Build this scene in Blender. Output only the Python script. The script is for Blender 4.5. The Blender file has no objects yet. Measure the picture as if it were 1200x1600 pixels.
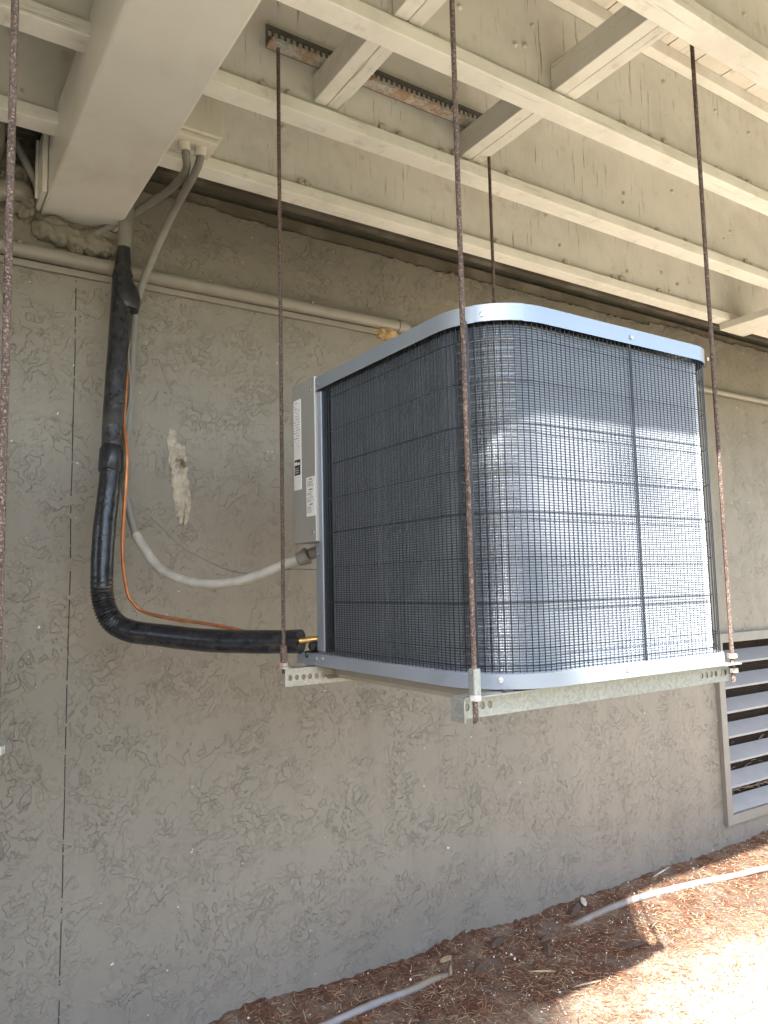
import bpy, bmesh, math, random
from mathutils import Vector, Matrix, noise
R = math.radians
rnd = random.Random(7)
S = bpy.context.scene
C = S.collection

# ------------------------------------------------------------ camera, sky, sun, exposure
cam_d = bpy.data.cameras.new('camera'); cam = bpy.data.objects.new('camera', cam_d); C.objects.link(cam); S.camera = cam
right = Vector((0.83821, -0.54490, -0.02212)); down = Vector((0.03445, 0.09338, -0.99503)); fwd = Vector((0.54426, 0.83328, 0.09704))
cam.matrix_world = Matrix((( right.x, -down.x, -fwd.x, 0), (right.y, -down.y, -fwd.y, 0), (right.z, -down.z, -fwd.z, 0), (0, 0, 0, 1)))
cam_d.sensor_fit = 'VERTICAL'; cam_d.sensor_height = 32; cam_d.lens = 32*1185/1600
cam_d.clip_start = 0.01; cam_d.clip_end = 500
SUN_TRAVEL = Vector((0.699, 0.766, -1.0)).normalized()
w = bpy.data.worlds.new('World'); S.world = w; w.use_nodes = True
nt = w.node_tree; bg = nt.nodes['Background']
sky = nt.nodes.new('ShaderNodeTexSky'); sky.sky_type = 'NISHITA'; sky.sun_disc = False
to_sun = -SUN_TRAVEL
sky.sun_elevation = math.asin(to_sun.z); sky.sun_rotation = math.atan2(to_sun.x, to_sun.y)
sky.air_density = 1.0; sky.dust_density = 1.5
nt.links.new(sky.outputs[0], bg.inputs[0]); bg.inputs[1].default_value = 0.15
sd = bpy.data.lights.new('sun', 'SUN'); sd.energy = 4.6; sd.angle = R(0.53); sd.color = (1, .95, .87)
so = bpy.data.objects.new('sun', sd); C.objects.link(so); so.rotation_euler = SUN_TRAVEL.to_track_quat('-Z', 'Y').to_euler(); so.location = (-4, -4, 6)
S.view_settings.view_transform = 'Standard'; S.view_settings.look = 'None'; S.view_settings.gamma = 1
S.view_settings.exposure = 2.45
S.render.resolution_x = 768; S.render.resolution_y = 1024
S.render.engine = 'CYCLES'
S.cycles.max_bounces = 8; S.cycles.diffuse_bounces = 5

GZ = -1.4125      # ground
WY = 2.5          # wall face

# ------------------------------------------------------------ materials
def mat(name):
    m = bpy.data.materials.new(name); m.use_nodes = True
    n = m.node_tree.nodes; l = m.node_tree.links
    return m, n, l, n['Principled BSDF']
def nd(n, t, **k):
    x = n.new(t)
    for a, b in k.items():
        if a.startswith('i_'):
            key = a[2:]
            x.inputs[int(key) if key.isdigit() else key].default_value = b
        else: setattr(x, a, b)
    return x
def coords(n, l, scale=(1,1,1), world=False, rand=True):
    if world:
        g = nd(n, 'ShaderNodeNewGeometry'); out = g.outputs['Position']
    else:
        g = nd(n, 'ShaderNodeTexCoord'); out = g.outputs['Object']
    if rand and not world:
        oi = nd(n, 'ShaderNodeObjectInfo'); mu = nd(n, 'ShaderNodeMath', operation='MULTIPLY', i_1=37.0)
        l.new(oi.outputs['Random'], mu.inputs[0])
        ad = nd(n, 'ShaderNodeVectorMath', operation='ADD'); l.new(out, ad.inputs[0]); l.new(mu.outputs[0], ad.inputs[1]); out = ad.outputs[0]
    mp = nd(n, 'ShaderNodeMapping'); mp.inputs['Scale'].default_value = scale; l.new(out, mp.inputs[0])
    return mp.outputs[0]
def noise_n(n, l, v, scale, detail=4, rough=.55, dist=0):
    x = nd(n, 'ShaderNodeTexNoise'); x.inputs['Scale'].default_value = scale; x.inputs['Detail'].default_value = detail
    x.inputs['Roughness'].default_value = rough; x.inputs['Distortion'].default_value = dist
    l.new(v, x.inputs['Vector']); return x.outputs[0]
def ramp(n, l, v, stops, interp='LINEAR'):
    x = nd(n, 'ShaderNodeValToRGB'); x.color_ramp.interpolation = interp
    e = x.color_ramp.elements
    e.remove(e[1])
    for i, (p, c) in enumerate(stops):
        q = e[0] if i == 0 else e.new(p)
        q.position = p; q.color = (c, c, c, 1) if isinstance(c, (int, float)) else (*c, 1)
    l.new(v, x.inputs[0]); return x.outputs[0]
def math_n(n, l, op, a, b=None, c=None):
    x = nd(n, 'ShaderNodeMath', operation=op)
    for i, v in enumerate((a, b, c)):
        if v is None: continue
        if isinstance(v, (int, float)): x.inputs[i].default_value = v
        else: l.new(v, x.inputs[i])
    return x.outputs[0]
def mix(n, l, f, a, b):
    x = nd(n, 'ShaderNodeMix', data_type='RGBA')
    for s, v in ((0, f), (6, a), (7, b)):
        if isinstance(v, (int, float)): x.inputs[s].default_value = v
        elif isinstance(v, tuple): x.inputs[s].default_value = (*v, 1)
        else: l.new(v, x.inputs[s])
    return x.outputs[2]
def bump(n, l, bs, h, dist, strength=1, prev=None):
    x = nd(n, 'ShaderNodeBump'); x.inputs['Distance'].default_value = dist; x.inputs['Strength'].default_value = strength
    l.new(h, x.inputs['Height'])
    if prev: l.new(prev, x.inputs['Normal'])
    l.new(x.outputs[0], bs.inputs['Normal']); return x.outputs[0]

def simple(name, c1, c2=None, scale=30, rough=.5, metal=0, bd=0, bscale=None, stretch=(1,1,1), dirt=None, spec=.5):
    m, n, l, b = mat(name)
    v = coords(n, l, stretch)
    c2 = c2 or tuple(x*.75 for x in c1)
    f = noise_n(n, l, v, scale, 5)
    col = mix(n, l, ramp(n, l, f, [(.3, 0), (.7, 1)]), c1, c2)
    if dirt:
        f2 = noise_n(n, l, v, scale*.25, 6, .65)
        col = mix(n, l, ramp(n, l, f2, [(.52, 0), (.66, 1)]), col, dirt)
    l.new(col, b.inputs['Base Color'])
    b.inputs['Roughness'].default_value = rough; b.inputs['Metallic'].default_value = metal
    b.inputs['Specular IOR Level'].default_value = spec
    if bd: bump(n, l, b, noise_n(n, l, v, bscale or scale*2, 5), bd)
    return m

def stucco_mat():
    m, n, l, b = mat('painted_stucco')
    v = coords(n, l, world=True)
    big = noise_n(n, l, v, 1.3, 5, .6)
    terr = [(.428, 0), (.438, .62), (.456, .38), (.555, .38), (.565, 1), (.585, .74), (.66, .74)]
    terr2 = [(.535, 0), (.548, 1), (.57, .65), (.66, .65)]
    brk = ramp(n, l, noise_n(n, l, v, 8, 3, .55), [(.40, .04), (.60, 1)])
    n1 = noise_n(n, l, coords(n, l, (1, 1, .8), world=True), 12, 4, .6, .3)
    n2 = noise_n(n, l, coords(n, l, (1, 1, 1.35), world=True), 26, 3, .6, .4)
    mask = noise_n(n, l, v, 3.2, 4, .6)
    mk = ramp(n, l, mask, [(.36, .25), (.52, 1)])
    mk2 = ramp(n, l, mask, [(.44, .75), (.58, .0)])
    h = math_n(n, l, 'ADD', math_n(n, l, 'MULTIPLY', ramp(n, l, n1, terr), mk), math_n(n, l, 'MULTIPLY', ramp(n, l, n2, terr2), math_n(n, l, 'MULTIPLY', mk2, .8)))
    h = math_n(n, l, 'MULTIPLY', h, brk)
    fine = noise_n(n, l, v, 160, 4, .6)
    und = noise_n(n, l, v, 9, 3)
    h2 = math_n(n, l, 'ADD', h, math_n(n, l, 'ADD', math_n(n, l, 'MULTIPLY', fine, .03), math_n(n, l, 'MULTIPLY', und, .35)))
    col = mix(n, l, ramp(n, l, big, [(.35, 0), (.7, 1)]), (.222, .199, .162), (.186, .168, .139))
    drip = noise_n(n, l, coords(n, l, (1, 1, .12), world=True), 7, 5, .65)
    col = mix(n, l, math_n(n, l, 'MULTIPLY', ramp(n, l, drip, [(.5, 0), (.68, 1)]), .35), col, (.15, .135, .112))
    szz = nd(n, 'ShaderNodeSeparateXYZ'); l.new(v, szz.inputs[0])
    spl = math_n(n, l, 'ADD', math_n(n, l, 'MULTIPLY_ADD', szz.outputs[2], -2.4, -2.75), math_n(n, l, 'MULTIPLY', noise_n(n, l, v, 12, 6, .7), .9))
    col = mix(n, l, math_n(n, l, 'MULTIPLY', ramp(n, l, spl, [(.2, 0), (1, 1)]), .4), col, (.165, .155, .145))
    sp = noise_n(n, l, v, 55, 2, .4)
    col = mix(n, l, ramp(n, l, sp, [(.78, 0), (.80, 1)]), col, (.55, .52, .46))
    # open control joint between two panels: a dashed dark gap
    sx = nd(n, 'ShaderNodeSeparateXYZ'); l.new(v, sx.inputs[0])
    xx = math_n(n, l, 'SUBTRACT', sx.outputs[0], math_n(n, l, 'MULTIPLY_ADD', sx.outputs[2], .0052, .4675))
    wob = math_n(n, l, 'MULTIPLY', math_n(n, l, 'SUBTRACT', noise_n(n, l, v, 3, 2), .5), .01)
    dx = math_n(n, l, 'ABSOLUTE', math_n(n, l, 'ADD', xx, wob))
    gap = math_n(n, l, 'LESS_THAN', dx, .0017)
    dash = math_n(n, l, 'GREATER_THAN', noise_n(n, l, coords(n, l, (.01, .01, 1), world=True), 18, 5, .7), .42)
    below = math_n(n, l, 'LESS_THAN', sx.outputs[2], 1.02)
    g = math_n(n, l, 'MULTIPLY', math_n(n, l, 'MULTIPLY', gap, dash), below)
    col = mix(n, l, g, col, (.02, .018, .015))
    l.new(col, b.inputs['Base Color'])
    b.inputs['Roughness'].default_value = .48; b.inputs['Specular IOR Level'].default_value = .28
    bump(n, l, b, h2, .0070)
    return m

def wood_mat(name, c1, c2, axis='Z', cracks=.5, bd=.001, tint=(.2, .16, .11), crack_lo=.612):
    """painted, weathered timber; grain runs along axis"""
    m, n, l, b = mat(name)
    st = {'X': (.03, 1, 1), 'Y': (1, .03, 1), 'Z': (1, 1, .045)}[axis]
    v = coords(n, l); vs = coords(n, l, st)
    g = noise_n(n, l, vs, 130, 6, .65)
    blot = noise_n(n, l, v, 5, 5, .6)
    area = ramp(n, l, noise_n(n, l, v, 2.6, 3), [(.36, 0), (.58, 1)])
    col = mix(n, l, ramp(n, l, blot, [(.3, 0), (.7, 1)]), c1, c2)
    crk = math_n(n, l, 'MULTIPLY', ramp(n, l, g, [(crack_lo, 0), (crack_lo+.05, 1)]), area)
    col = mix(n, l, math_n(n, l, 'MULTIPLY', crk, cracks), col, tint)
    grime = noise_n(n, l, v, 3.3, 6, .65)
    col = mix(n, l, math_n(n, l, 'MULTIPLY', ramp(n, l, grime, [(.5, 0), (.7, 1)]), .35), col, (.40, .37, .31))
    st2 = noise_n(n, l, v, 14, 6, .7)
    col = mix(n, l, math_n(n, l, 'MULTIPLY', ramp(n, l, st2, [(.58, 0), (.72, 1)]), .4), col, (.34, .28, .19))
    l.new(col, b.inputs['Base Color']); b.inputs['Roughness'].default_value = .55
    h = math_n(n, l, 'SUBTRACT', math_n(n, l, 'MULTIPLY', noise_n(n, l, vs, 60, 4), .6), crk)
    bump(n, l, b, h, bd)
    return m

def fin_mat():
    m, n, l, b = mat('aluminium_fins')
    g = nd(n, 'ShaderNodeTexCoord'); sx = nd(n, 'ShaderNodeSeparateXYZ'); l.new(g.outputs['Object'], sx.inputs[0])
    s = math_n(n, l, 'SINE', math_n(n, l, 'MULTIPLY', sx.outputs[2], 2*math.pi/.0053))
    f = ramp(n, l, math_n(n, l, 'MULTIPLY_ADD', s, .5, .5), [(.25, 0), (.7, 1)])
    col = mix(n, l, f, (.20, .23, .275), (.56, .61, .67))
    l.new(col, b.inputs['Base Color'])
    b.inputs['Metallic'].default_value = .66; b.inputs['Roughness'].default_value = .30
    bump(n, l, b, s, .00045)
    return m
def tube_mat(): return simple('bare_aluminium', (.75, .75, .75), (.5, .5, .5), 60, .35, .9)

def galv(name, rust=False, c=(.55, .57, .56)):
    m, n, l, b = mat(name)
    v = coords(n, l)
    vo = nd(n, 'ShaderNodeTexVoronoi'); vo.inputs['Scale'].default_value = 170; l.new(v, vo.inputs['Vector'])
    f = ramp(n, l, vo.outputs['Color'], [(.2, 0), (.8, 1)])
    col = mix(n, l, f, tuple(x*.78 for x in c), c)
    if rust:
        r = noise_n(n, l, v, 22, 7, .7)
        rc = mix(n, l, noise_n(n, l, v, 120, 3), (.17, .09, .05), (.62, .45, .33))
        fr = ramp(n, l, r, [(.47, 0), (.55, 1)])
        col = mix(n, l, fr, col, rc)
        l.new(math_n(n, l, 'MULTIPLY', math_n(n, l, 'SUBTRACT', 1, fr), .7), b.inputs['Metallic'])
        bump(n, l, b, noise_n(n, l, v, 150, 5, .7), .0015)
    else:
        b.inputs['Metallic'].default_value = .55
    l.new(col, b.inputs['Base Color']); b.inputs['Roughness'].default_value = .5
    return m

def rod_mat():
    m, n, l, b = mat('rusty_threaded_steel')
    v = coords(n, l)
    f = noise_n(n, l, v, 60, 6, .75); f2 = noise_n(n, l, v, 300, 3, .6)
    col = mix(n, l, ramp(n, l, f, [(.35, 0), (.6, 1)]), (.04, .027, .021), (.10, .068, .053))
    col = mix(n, l, ramp(n, l, f2, [(.52, 0), (.66, 1)]), col, (.30, .22, .18))
    l.new(col, b.inputs['Base Color']); b.inputs['Roughness'].default_value = .75; b.inputs['Metallic'].default_value = .15
    bump(n, l, b, f2, .0006)
    return m

def ground_mat():
    m, n, l, b = mat('mulch_soil')
    v = coords(n, l, world=True)
    f = noise_n(n, l, v, 7, 6, .7); f2 = noise_n(n, l, v, 70, 6, .7)
    sand = noise_n(n, l, v, 1.5, 3, .6)
    col = mix(n, l, ramp(n, l, f2, [(.35, 0), (.65, 1)]), (.06, .034, .024), (.17, .095, .062))
    col = mix(n, l, ramp(n, l, f, [(.45, 0), (.6, 1)]), col, (.18, .14, .11))
    # sandy soil away from the wall, paled further for sun glare and bounce
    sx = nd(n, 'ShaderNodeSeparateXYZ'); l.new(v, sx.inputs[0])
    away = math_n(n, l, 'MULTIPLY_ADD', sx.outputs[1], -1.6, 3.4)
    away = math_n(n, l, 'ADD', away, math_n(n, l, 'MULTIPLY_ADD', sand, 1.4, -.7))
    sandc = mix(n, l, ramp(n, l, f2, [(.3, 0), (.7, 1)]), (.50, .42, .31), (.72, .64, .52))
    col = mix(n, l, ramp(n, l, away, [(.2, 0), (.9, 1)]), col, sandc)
    l.new(col, b.inputs['Base Color']); b.inputs['Roughness'].default_value = .95; b.inputs['Specular IOR Level'].default_value = .15
    bump(n, l, b, f2, .012)
    return m
def chip_mat(name, cols):
    m, n, l, b = mat(name)
    a = nd(n, 'ShaderNodeAttribute', attribute_name='tone')
    k = len(cols)
    l.new(ramp(n, l, a.outputs['Fac'], [(i/(k-1) if k > 1 else 0, c) for i, c in enumerate(cols)]), b.inputs['Base Color'])
    b.inputs['Roughness'].default_value = .85; b.inputs['Specular IOR Level'].default_value = .2
    return m

def scar_mat():
    m, n, l, b = mat('bare_cement')
    v = coords(n, l, world=True)
    f = noise_n(n, l, v, 45, 6, .7)
    col = mix(n, l, ramp(n, l, f, [(.35, 0), (.65, 1)]), (.42, .38, .30), (.27, .235, .18))
    d = nd(n, 'ShaderNodeVectorMath', operation='DISTANCE'); l.new(v, d.inputs[0]); d.inputs[1].default_value = (.815, 2.5, .43)
    s = math_n(n, l, 'ADD', math_n(n, l, 'MULTIPLY', d.outputs['Value'], 12), math_n(n, l, 'MULTIPLY', noise_n(n, l, v, 60, 5, .7), 1.3))
    col = mix(n, l, ramp(n, l, s, [(.72, 1), (1.05, 0)]), col, (.09, .065, .035))
    l.new(col, b.inputs['Base Color']); b.inputs['Roughness'].default_value = .85
    bump(n, l, b, noise_n(n, l, v, 90, 6, .7), .005)
    return m

M = dict(
    stucco=stucco_mat(),
    web=wood_mat('painted_wood_upright_grain', (.70, .685, .635), (.61, .595, .545), 'Z', .8, .0016),
    strip=wood_mat('painted_wood_long_grain', (.84, .815, .75), (.77, .745, .68), 'X', .35, .0008),
    block=wood_mat('painted_wood_cross_grain', (.78, .755, .69), (.69, .665, .605), 'Y', .5, .001),
    beam=simple('smooth_beam_paint', (.66, .64, .585), (.62, .60, .545), 6, .35, 0, .0006, 20, dirt=(.56, .53, .46)),
    deck=wood_mat('deck_board_paint', (.74, .70, .62), (.68, .64, .56), 'Y', .3, .001),
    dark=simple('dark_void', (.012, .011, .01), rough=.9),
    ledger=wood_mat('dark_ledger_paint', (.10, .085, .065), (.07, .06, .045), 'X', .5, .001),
    trim=wood_mat('taupe_trim_paint', (.13, .11, .082), (.10, .083, .06), 'X', .4, .0008),
    pipe=simple('taupe_pipe_paint', (.235, .212, .175), (.20, .18, .15), 12, .35, 0, .0005, 60),
    conduit=simple('grey_conduit_paint', (.20, .19, .165), (.165, .155, .135), 18, .42, 0, .0004, 60),
    mortar=simple('rough_mortar', (.21, .19, .15), (.15, .135, .105), 40, .8, 0, .004, 60),
    scar=scar_mat(),
    foam=simple('expanding_foam', (.46, .33, .17), (.3, .19, .08), 60, .8, 0, .004, 90),
    black=simple('black_foam_insulation', (.010, .011, .014), (.022, .022, .024), 40, .27, 0, .0045, 20, dirt=(.04, .037, .033)),
    tape=simple('black_tape', (.02, .02, .022), (.012, .012, .013), 60, .3, 0, .001, 90),
    copper=simple('orange_copper', (.55, .22, .08), (.38, .13, .045), 40, .35, .5),
    brass=simple('brass_stub', (.62, .40, .13), (.3, .17, .07), 70, .3, .8),
    fin=fin_mat(), tube=tube_mat(),
    core=simple('inner_fin_row', (.16, .175, .20), (.12, .135, .155), 200, .5, .5),
    guard=simple('black_coated_wire', (.012, .014, .018), rough=.35),
    case=simple('grey_sheet_steel', (.36, .35, .32), (.33, .32, .295), 5, .32, .25),
    rim=simple('pale_grey_enamel', (.29, .32, .36), (.26, .29, .33), 5, .28, .35),
    pan=simple('tan_base_pan', (.33, .30, .25), (.28, .25, .2), 15, .5, .1),
    galv=galv('galvanised_steel', c=(.36, .365, .335)), galvr=galv('rusted_galvanised_steel', True, (.62, .62, .60)), galvd=galv('dull_dark_zinc', False, (.16, .16, .155)),
    rod=rod_mat(),
    screw=simple('zinc_screw', (.7, .7, .7), (.5, .5, .5), 100, .3, .9),
    label=simple('white_label', (.78, .76, .73), (.74, .72, .69), 40, .4),
    ink=simple('label_ink', (.12, .12, .12), (.16, .16, .16), 40, .5), inkb=simple('label_black', (.02, .02, .02), rough=.4),
    vent=simple('grey_vent_paint', (.25, .25, .255), (.22, .22, .225), 12, .42, 0, .0006, 60),
    ventf=simple('taupe_vent_frame', (.215, .2, .175), (.185, .172, .15), 12, .5, 0, .0006, 60),
    mesh=simple('rusty_screen', (.07, .045, .03), (.11, .08, .06), 80, .7, .2),
    ground=ground_mat(),
    red=chip_mat('red_mulch_strands', [(.10, .034, .019), (.19, .07, .038), (.28, .13, .07), (.38, .25, .16)]),
    tan=chip_mat('tan_mulch_straw', [(.26, .18, .10), (.42, .33, .2), (.55, .46, .32)]),
    white=chip_mat('white_pebbles', [(.45, .42, .38), (.7, .67, .62), (.82, .8, .76)]),
    bark=simple('dark_bark', (.10, .065, .045), (.05, .033, .025), 40, .9, 0, .004, 90),
    leaf=simple('dry_leaf', (.40, .31, .20), (.28, .2, .12), 50, .8),
    paleleaf=simple('pale_leaf', (.5, .48, .43), (.38, .35, .3), 50, .8),
    gpipe=simple('weathered_grey_hose', (.24, .235, .24), (.19, .185, .185), 14, .6, 0, .0006, 80, dirt=(.2, .16, .12)),
    bolt=simple('painted_bolt', (.62, .59, .52), (.40, .36, .29), 60, .5),
    added_lawn=simple('added_grass', (.10, .095, .045), (.14, .125, .065), 4, .9),
    boxm=wood_mat('painted_box', (.68, .65, .57), (.62, .59, .51), 'Z', .2, .0008),
)

# ------------------------------------------------------------ mesh helpers
class MB:
    def __init__(s): s.v = []; s.f = []
    def add(s, vs, fs):
        k = len(s.v); s.v += [tuple(v) for v in vs]; s.f += [tuple(i+k for i in f) for f in fs]; return s
    def box(s, x0, x1, y0, y1, z0, z1):
        vs = [(x, y, z) for x in (x0, x1) for y in (y0, y1) for z in (z0, z1)]
        return s.add(vs, [(0,1,3,2), (4,6,7,5), (0,4,5,1), (2,3,7,6), (0,2,6,4), (1,5,7,3)])
    def tube(s, pts, r, n=10, cap=True):
        pts = [Vector(p) for p in pts]; rs = r if isinstance(r, (list, tuple)) else [r]*len(pts)
        vs = []; ref = None
        for i, p in enumerate(pts):
            t = (pts[min(i+1, len(pts)-1)] - pts[max(i-1, 0)])
            t = t.normalized() if t.length > 1e-9 else Vector((0, 0, 1))
            if ref is None: ref = Vector((1, 0, 0)) if abs(t.x) < .8 else Vector((0, 1, 0))
            a = (ref - t*ref.dot(t)).normalized(); ref = a; b = t.cross(a)
            for k in range(n):
                q = 2*math.pi*k/n; vs.append(p + (a*math.cos(q) + b*math.sin(q))*rs[i])
        fs = [(i*n+k, i*n+(k+1) % n, (i+1)*n+(k+1) % n, (i+1)*n+k) for i in range(len(pts)-1) for k in range(n)]
        if cap: fs += [tuple(range(n))[::-1], tuple((len(pts)-1)*n+k for k in range(n))]
        return s.add(vs, fs)
    def sweep(s, path, prof, closed=False, pclosed=True):
        """path: (x,y,nx,ny); prof: (offset outward, z)"""
        m = len(prof); vs = [(x+nx*o, y+ny*o, z) for (x, y, nx, ny) in path for (o, z) in prof]
        N = len(path); fs = []
        for i in range(N if closed else N-1):
            j = (i+1) % N
            for k in range(m if pclosed else m-1):
                fs.append((i*m+k, j*m+k, j*m+(k+1) % m, i*m+(k+1) % m))
        if not closed and pclosed: fs += [tuple(range(m)), tuple((N-1)*m+k for k in range(m))[::-1]]
        return s.add(vs, fs)
    def build(s, name, m, parent=None, smooth=False, bevel=0, origin=None):
        me = bpy.data.meshes.new(name)
        o = bpy.data.objects.new(name, me); C.objects.link(o)
        off = Vector((0, 0, 0))
        if parent is not None:
            p = parent
            while p is not None: off += p.location; p = p.parent
            o.parent = parent
        elif origin is not None: off = Vector(origin); o.location = off
        me.from_pydata([tuple(Vector(v)-off) for v in s.v], [], s.f)
        bm = bmesh.new(); bm.from_mesh(me); bmesh.ops.recalc_face_normals(bm, faces=bm.faces); bm.to_mesh(me); bm.free()
        me.materials.append(m)
        if smooth:
            for p in me.polygons: p.use_smooth = True
            if not name.endswith('_patch'): me.set_sharp_from_angle(angle=R(40))
        if bevel:
            b = o.modifiers.new('bevel', 'BEVEL'); b.width = bevel; b.segments = 2; b.limit_method = 'ANGLE'; b.harden_normals = False
        return o
def tag(o, label, cat, group=None, kind=None):
    if label: o['label'] = label
    if cat: o['category'] = cat
    if group: o['group'] = group
    if kind: o['kind'] = kind
    return o
def thing(name, loc, label, cat, group=None):
    o = bpy.data.objects.new(name, None); C.objects.link(o); o.location = loc; o.empty_display_size = .05
    return tag(o, label, cat, group)
def copy_tree(o, parent=None):
    c = o.copy(); C.objects.link(c); c.parent = parent
    for ch in list(o.children): copy_tree(ch, c)
    return c
def spline(pts, k=8):
    P = [Vector(p) for p in pts]; out = []
    for i in range(len(P)-1):
        a, b, c, d = P[max(i-1, 0)], P[i], P[i+1], P[min(i+2, len(P)-1)]
        for j in range(k):
            t = j/k
            out.append(.5*((2*b) + (c-a)*t + (2*a-5*b+4*c-d)*t*t + (3*b-a-3*c+d)*t**3))
    out.append(P[-1]); return out
def lump(mb, c, r, seed, n=10, amp=.35):
    n *= 2; amp *= .7
    """irregular stone-like blob"""
    vs = []; fs = []; rr = r if isinstance(r, tuple) else (r, r, r)
    m = max(6, n)
    for i in range(m+1):
        th = math.pi*i/m
        for j in range(m*2):
            ph = math.pi*j/m
            d = Vector((math.sin(th)*math.cos(ph), math.sin(th)*math.sin(ph), math.cos(th)))
            k = 1 + amp*noise.noise(d*2.2 + Vector((seed*3.1, seed*1.7, 0))) + amp*.5*noise.noise(d*6 + Vector((seed, 0, seed)))
            vs.append((c[0]+d.x*rr[0]*k, c[1]+d.y*rr[1]*k, c[2]+d.z*rr[2]*k))
    W = m*2
    for i in range(m):
        for j in range(W): fs.append((i*W+j, i*W+(j+1) % W, (i+1)*W+(j+1) % W, (i+1)*W+j))
    mb.add(vs, fs)

# ------------------------------------------------------------ ground
def axis(a, b, step, lo, hi):
    xs = []; x = a
    while x < b: xs.append(x); x += step
    xs.append(b); s = step
    l = [a]
    while l[-1] > lo: s *= 1.5; l.append(l[-1]-s)
    l[-1] = lo; s = step; h = [b]
    while h[-1] < hi: s *= 1.5; h.append(h[-1]+s)
    h[-1] = hi
    return l[::-1][:-1] + xs + h[1:]
def gh(x, y):
    h = .012*noise.noise(Vector((x*2.2, y*2.2, 0))) + .008*noise.noise(Vector((x*9, y*9, 3))) + .005*noise.noise(Vector((x*28, y*28, 7)))
    return GZ + h + max(0, (y-2.38))*(.10+.30*max(0, noise.noise(Vector((x*2.3, 2, 5))))+.10*noise.noise(Vector((x*17, 2, 5)))+.12*noise.noise(Vector((x*43, 2, 5))))
gx = axis(.3, 5.2, .018, -60, 80); gy = axis(1.3, 2.52, .018, -90, 60)
mb = MB(); nx, ny = len(gx), len(gy)
mb.add([(x, y, gh(x, y) if -1 < x < 8 and -.6 < y < 3 else GZ) for x in gx for y in gy],
       [(i*ny+j, (i+1)*ny+j, (i+1)*ny+j+1, i*ny+j+1) for i in range(nx-1) for j in range(ny-1)])
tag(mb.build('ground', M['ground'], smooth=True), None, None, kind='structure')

def scatter(name, m, count, fn, label, cat, region):
    vs = []; fs = []; tones = []
    x0, x1, y0, y1 = region
    for _ in range(count):
        x = rnd.uniform(x0, x1); y = rnd.uniform(y0, y1)
        a, b = fn(x, y)
        k = len(vs); vs += a; fs += [tuple(i+k for i in f) for f in b]
        t = rnd.random(); tones += [t]*len(b)
    me = bpy.data.meshes.new(name); me.from_pydata(vs, [], fs); me.materials.append(m)
    at = me.attributes.new('tone', 'FLOAT', 'FACE')
    for i, t in enumerate(tones): at.data[i].value = t
    o = bpy.data.objects.new(name, me); C.objects.link(o)
    return tag(o, label, cat, kind='stuff')
def strand(lmin, lmax, wd):
    def f(x, y):
        L = rnd.uniform(lmin, lmax); W = rnd.uniform(.5, 1)*wd; a = rnd.uniform(0, math.tau); t = rnd.gauss(0, .22)
        d = Vector((math.cos(a)*math.cos(t), math.sin(a)*math.cos(t), math.sin(t))); sd_ = Vector((-math.sin(a), math.cos(a), rnd.uniform(-.4, .4))).normalized()
        up = d.cross(sd_).normalized()
        c = Vector((x, y, gh(x, y) + rnd.uniform(.001, .008)))
        if y + L/2 > WY-.003: c.y = WY-.003-L/2
        bend = up*rnd.uniform(-.12, .12)*L
        pts = [c-d*L/2, c+bend, c+d*L/2]; vs = []
        for i, p in enumerate(pts):
            ww = W*(.5 if i != 1 else 1)
            vs += [tuple(p+sd_*ww), tuple(p+up*ww*.6), tuple(p-sd_*ww), tuple(p-up*ww*.6)]
        fs = [(i*4+k, i*4+(k+1) % 4, (i+1)*4+(k+1) % 4, (i+1)*4+k) for i in range(2) for k in range(4)]
        fs += [(0, 1, 2, 3), (8, 11, 10, 9)]
        return vs, fs
    return f
def pebble(x, y):
    r = rnd.uniform(.0010, .0038)*(2.0 if rnd.random() < .07 else 1); c = Vector((x, min(y, WY-.01), gh(x, y)+r*.6))
    vs = [tuple(c+Vector(d)*r*rnd.uniform(.7, 1.3)) for d in ((1,0,0), (0,1,0), (-1,0,0), (0,-1,0), (0,0,.8), (0,0,-.8))]
    return vs, [(0,1,4), (1,2,4), (2,3,4), (3,0,4), (1,0,5), (2,1,5), (3,2,5), (0,3,5)]
scatter('mulch', M['red'], 22000, strand(.012, .045, .0013), 'reddish brown shredded bark mulch over the soil at the foot of the wall', 'mulch', (.6, 5.0, 1.5, 2.49))
scatter('straw_litter', M['tan'], 7000, strand(.012, .05, .0012), 'pale straw coloured shreds lying on the bright sunlit soil', 'plant litter', (.6, 5.0, 1.4, 2.48))
scatter('pebbles', M['white'], 2100, pebble, 'tiny white stone and paint flecks strewn over the mulch', 'pebbles', (.6, 5.0, 1.5, 2.49))

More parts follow.
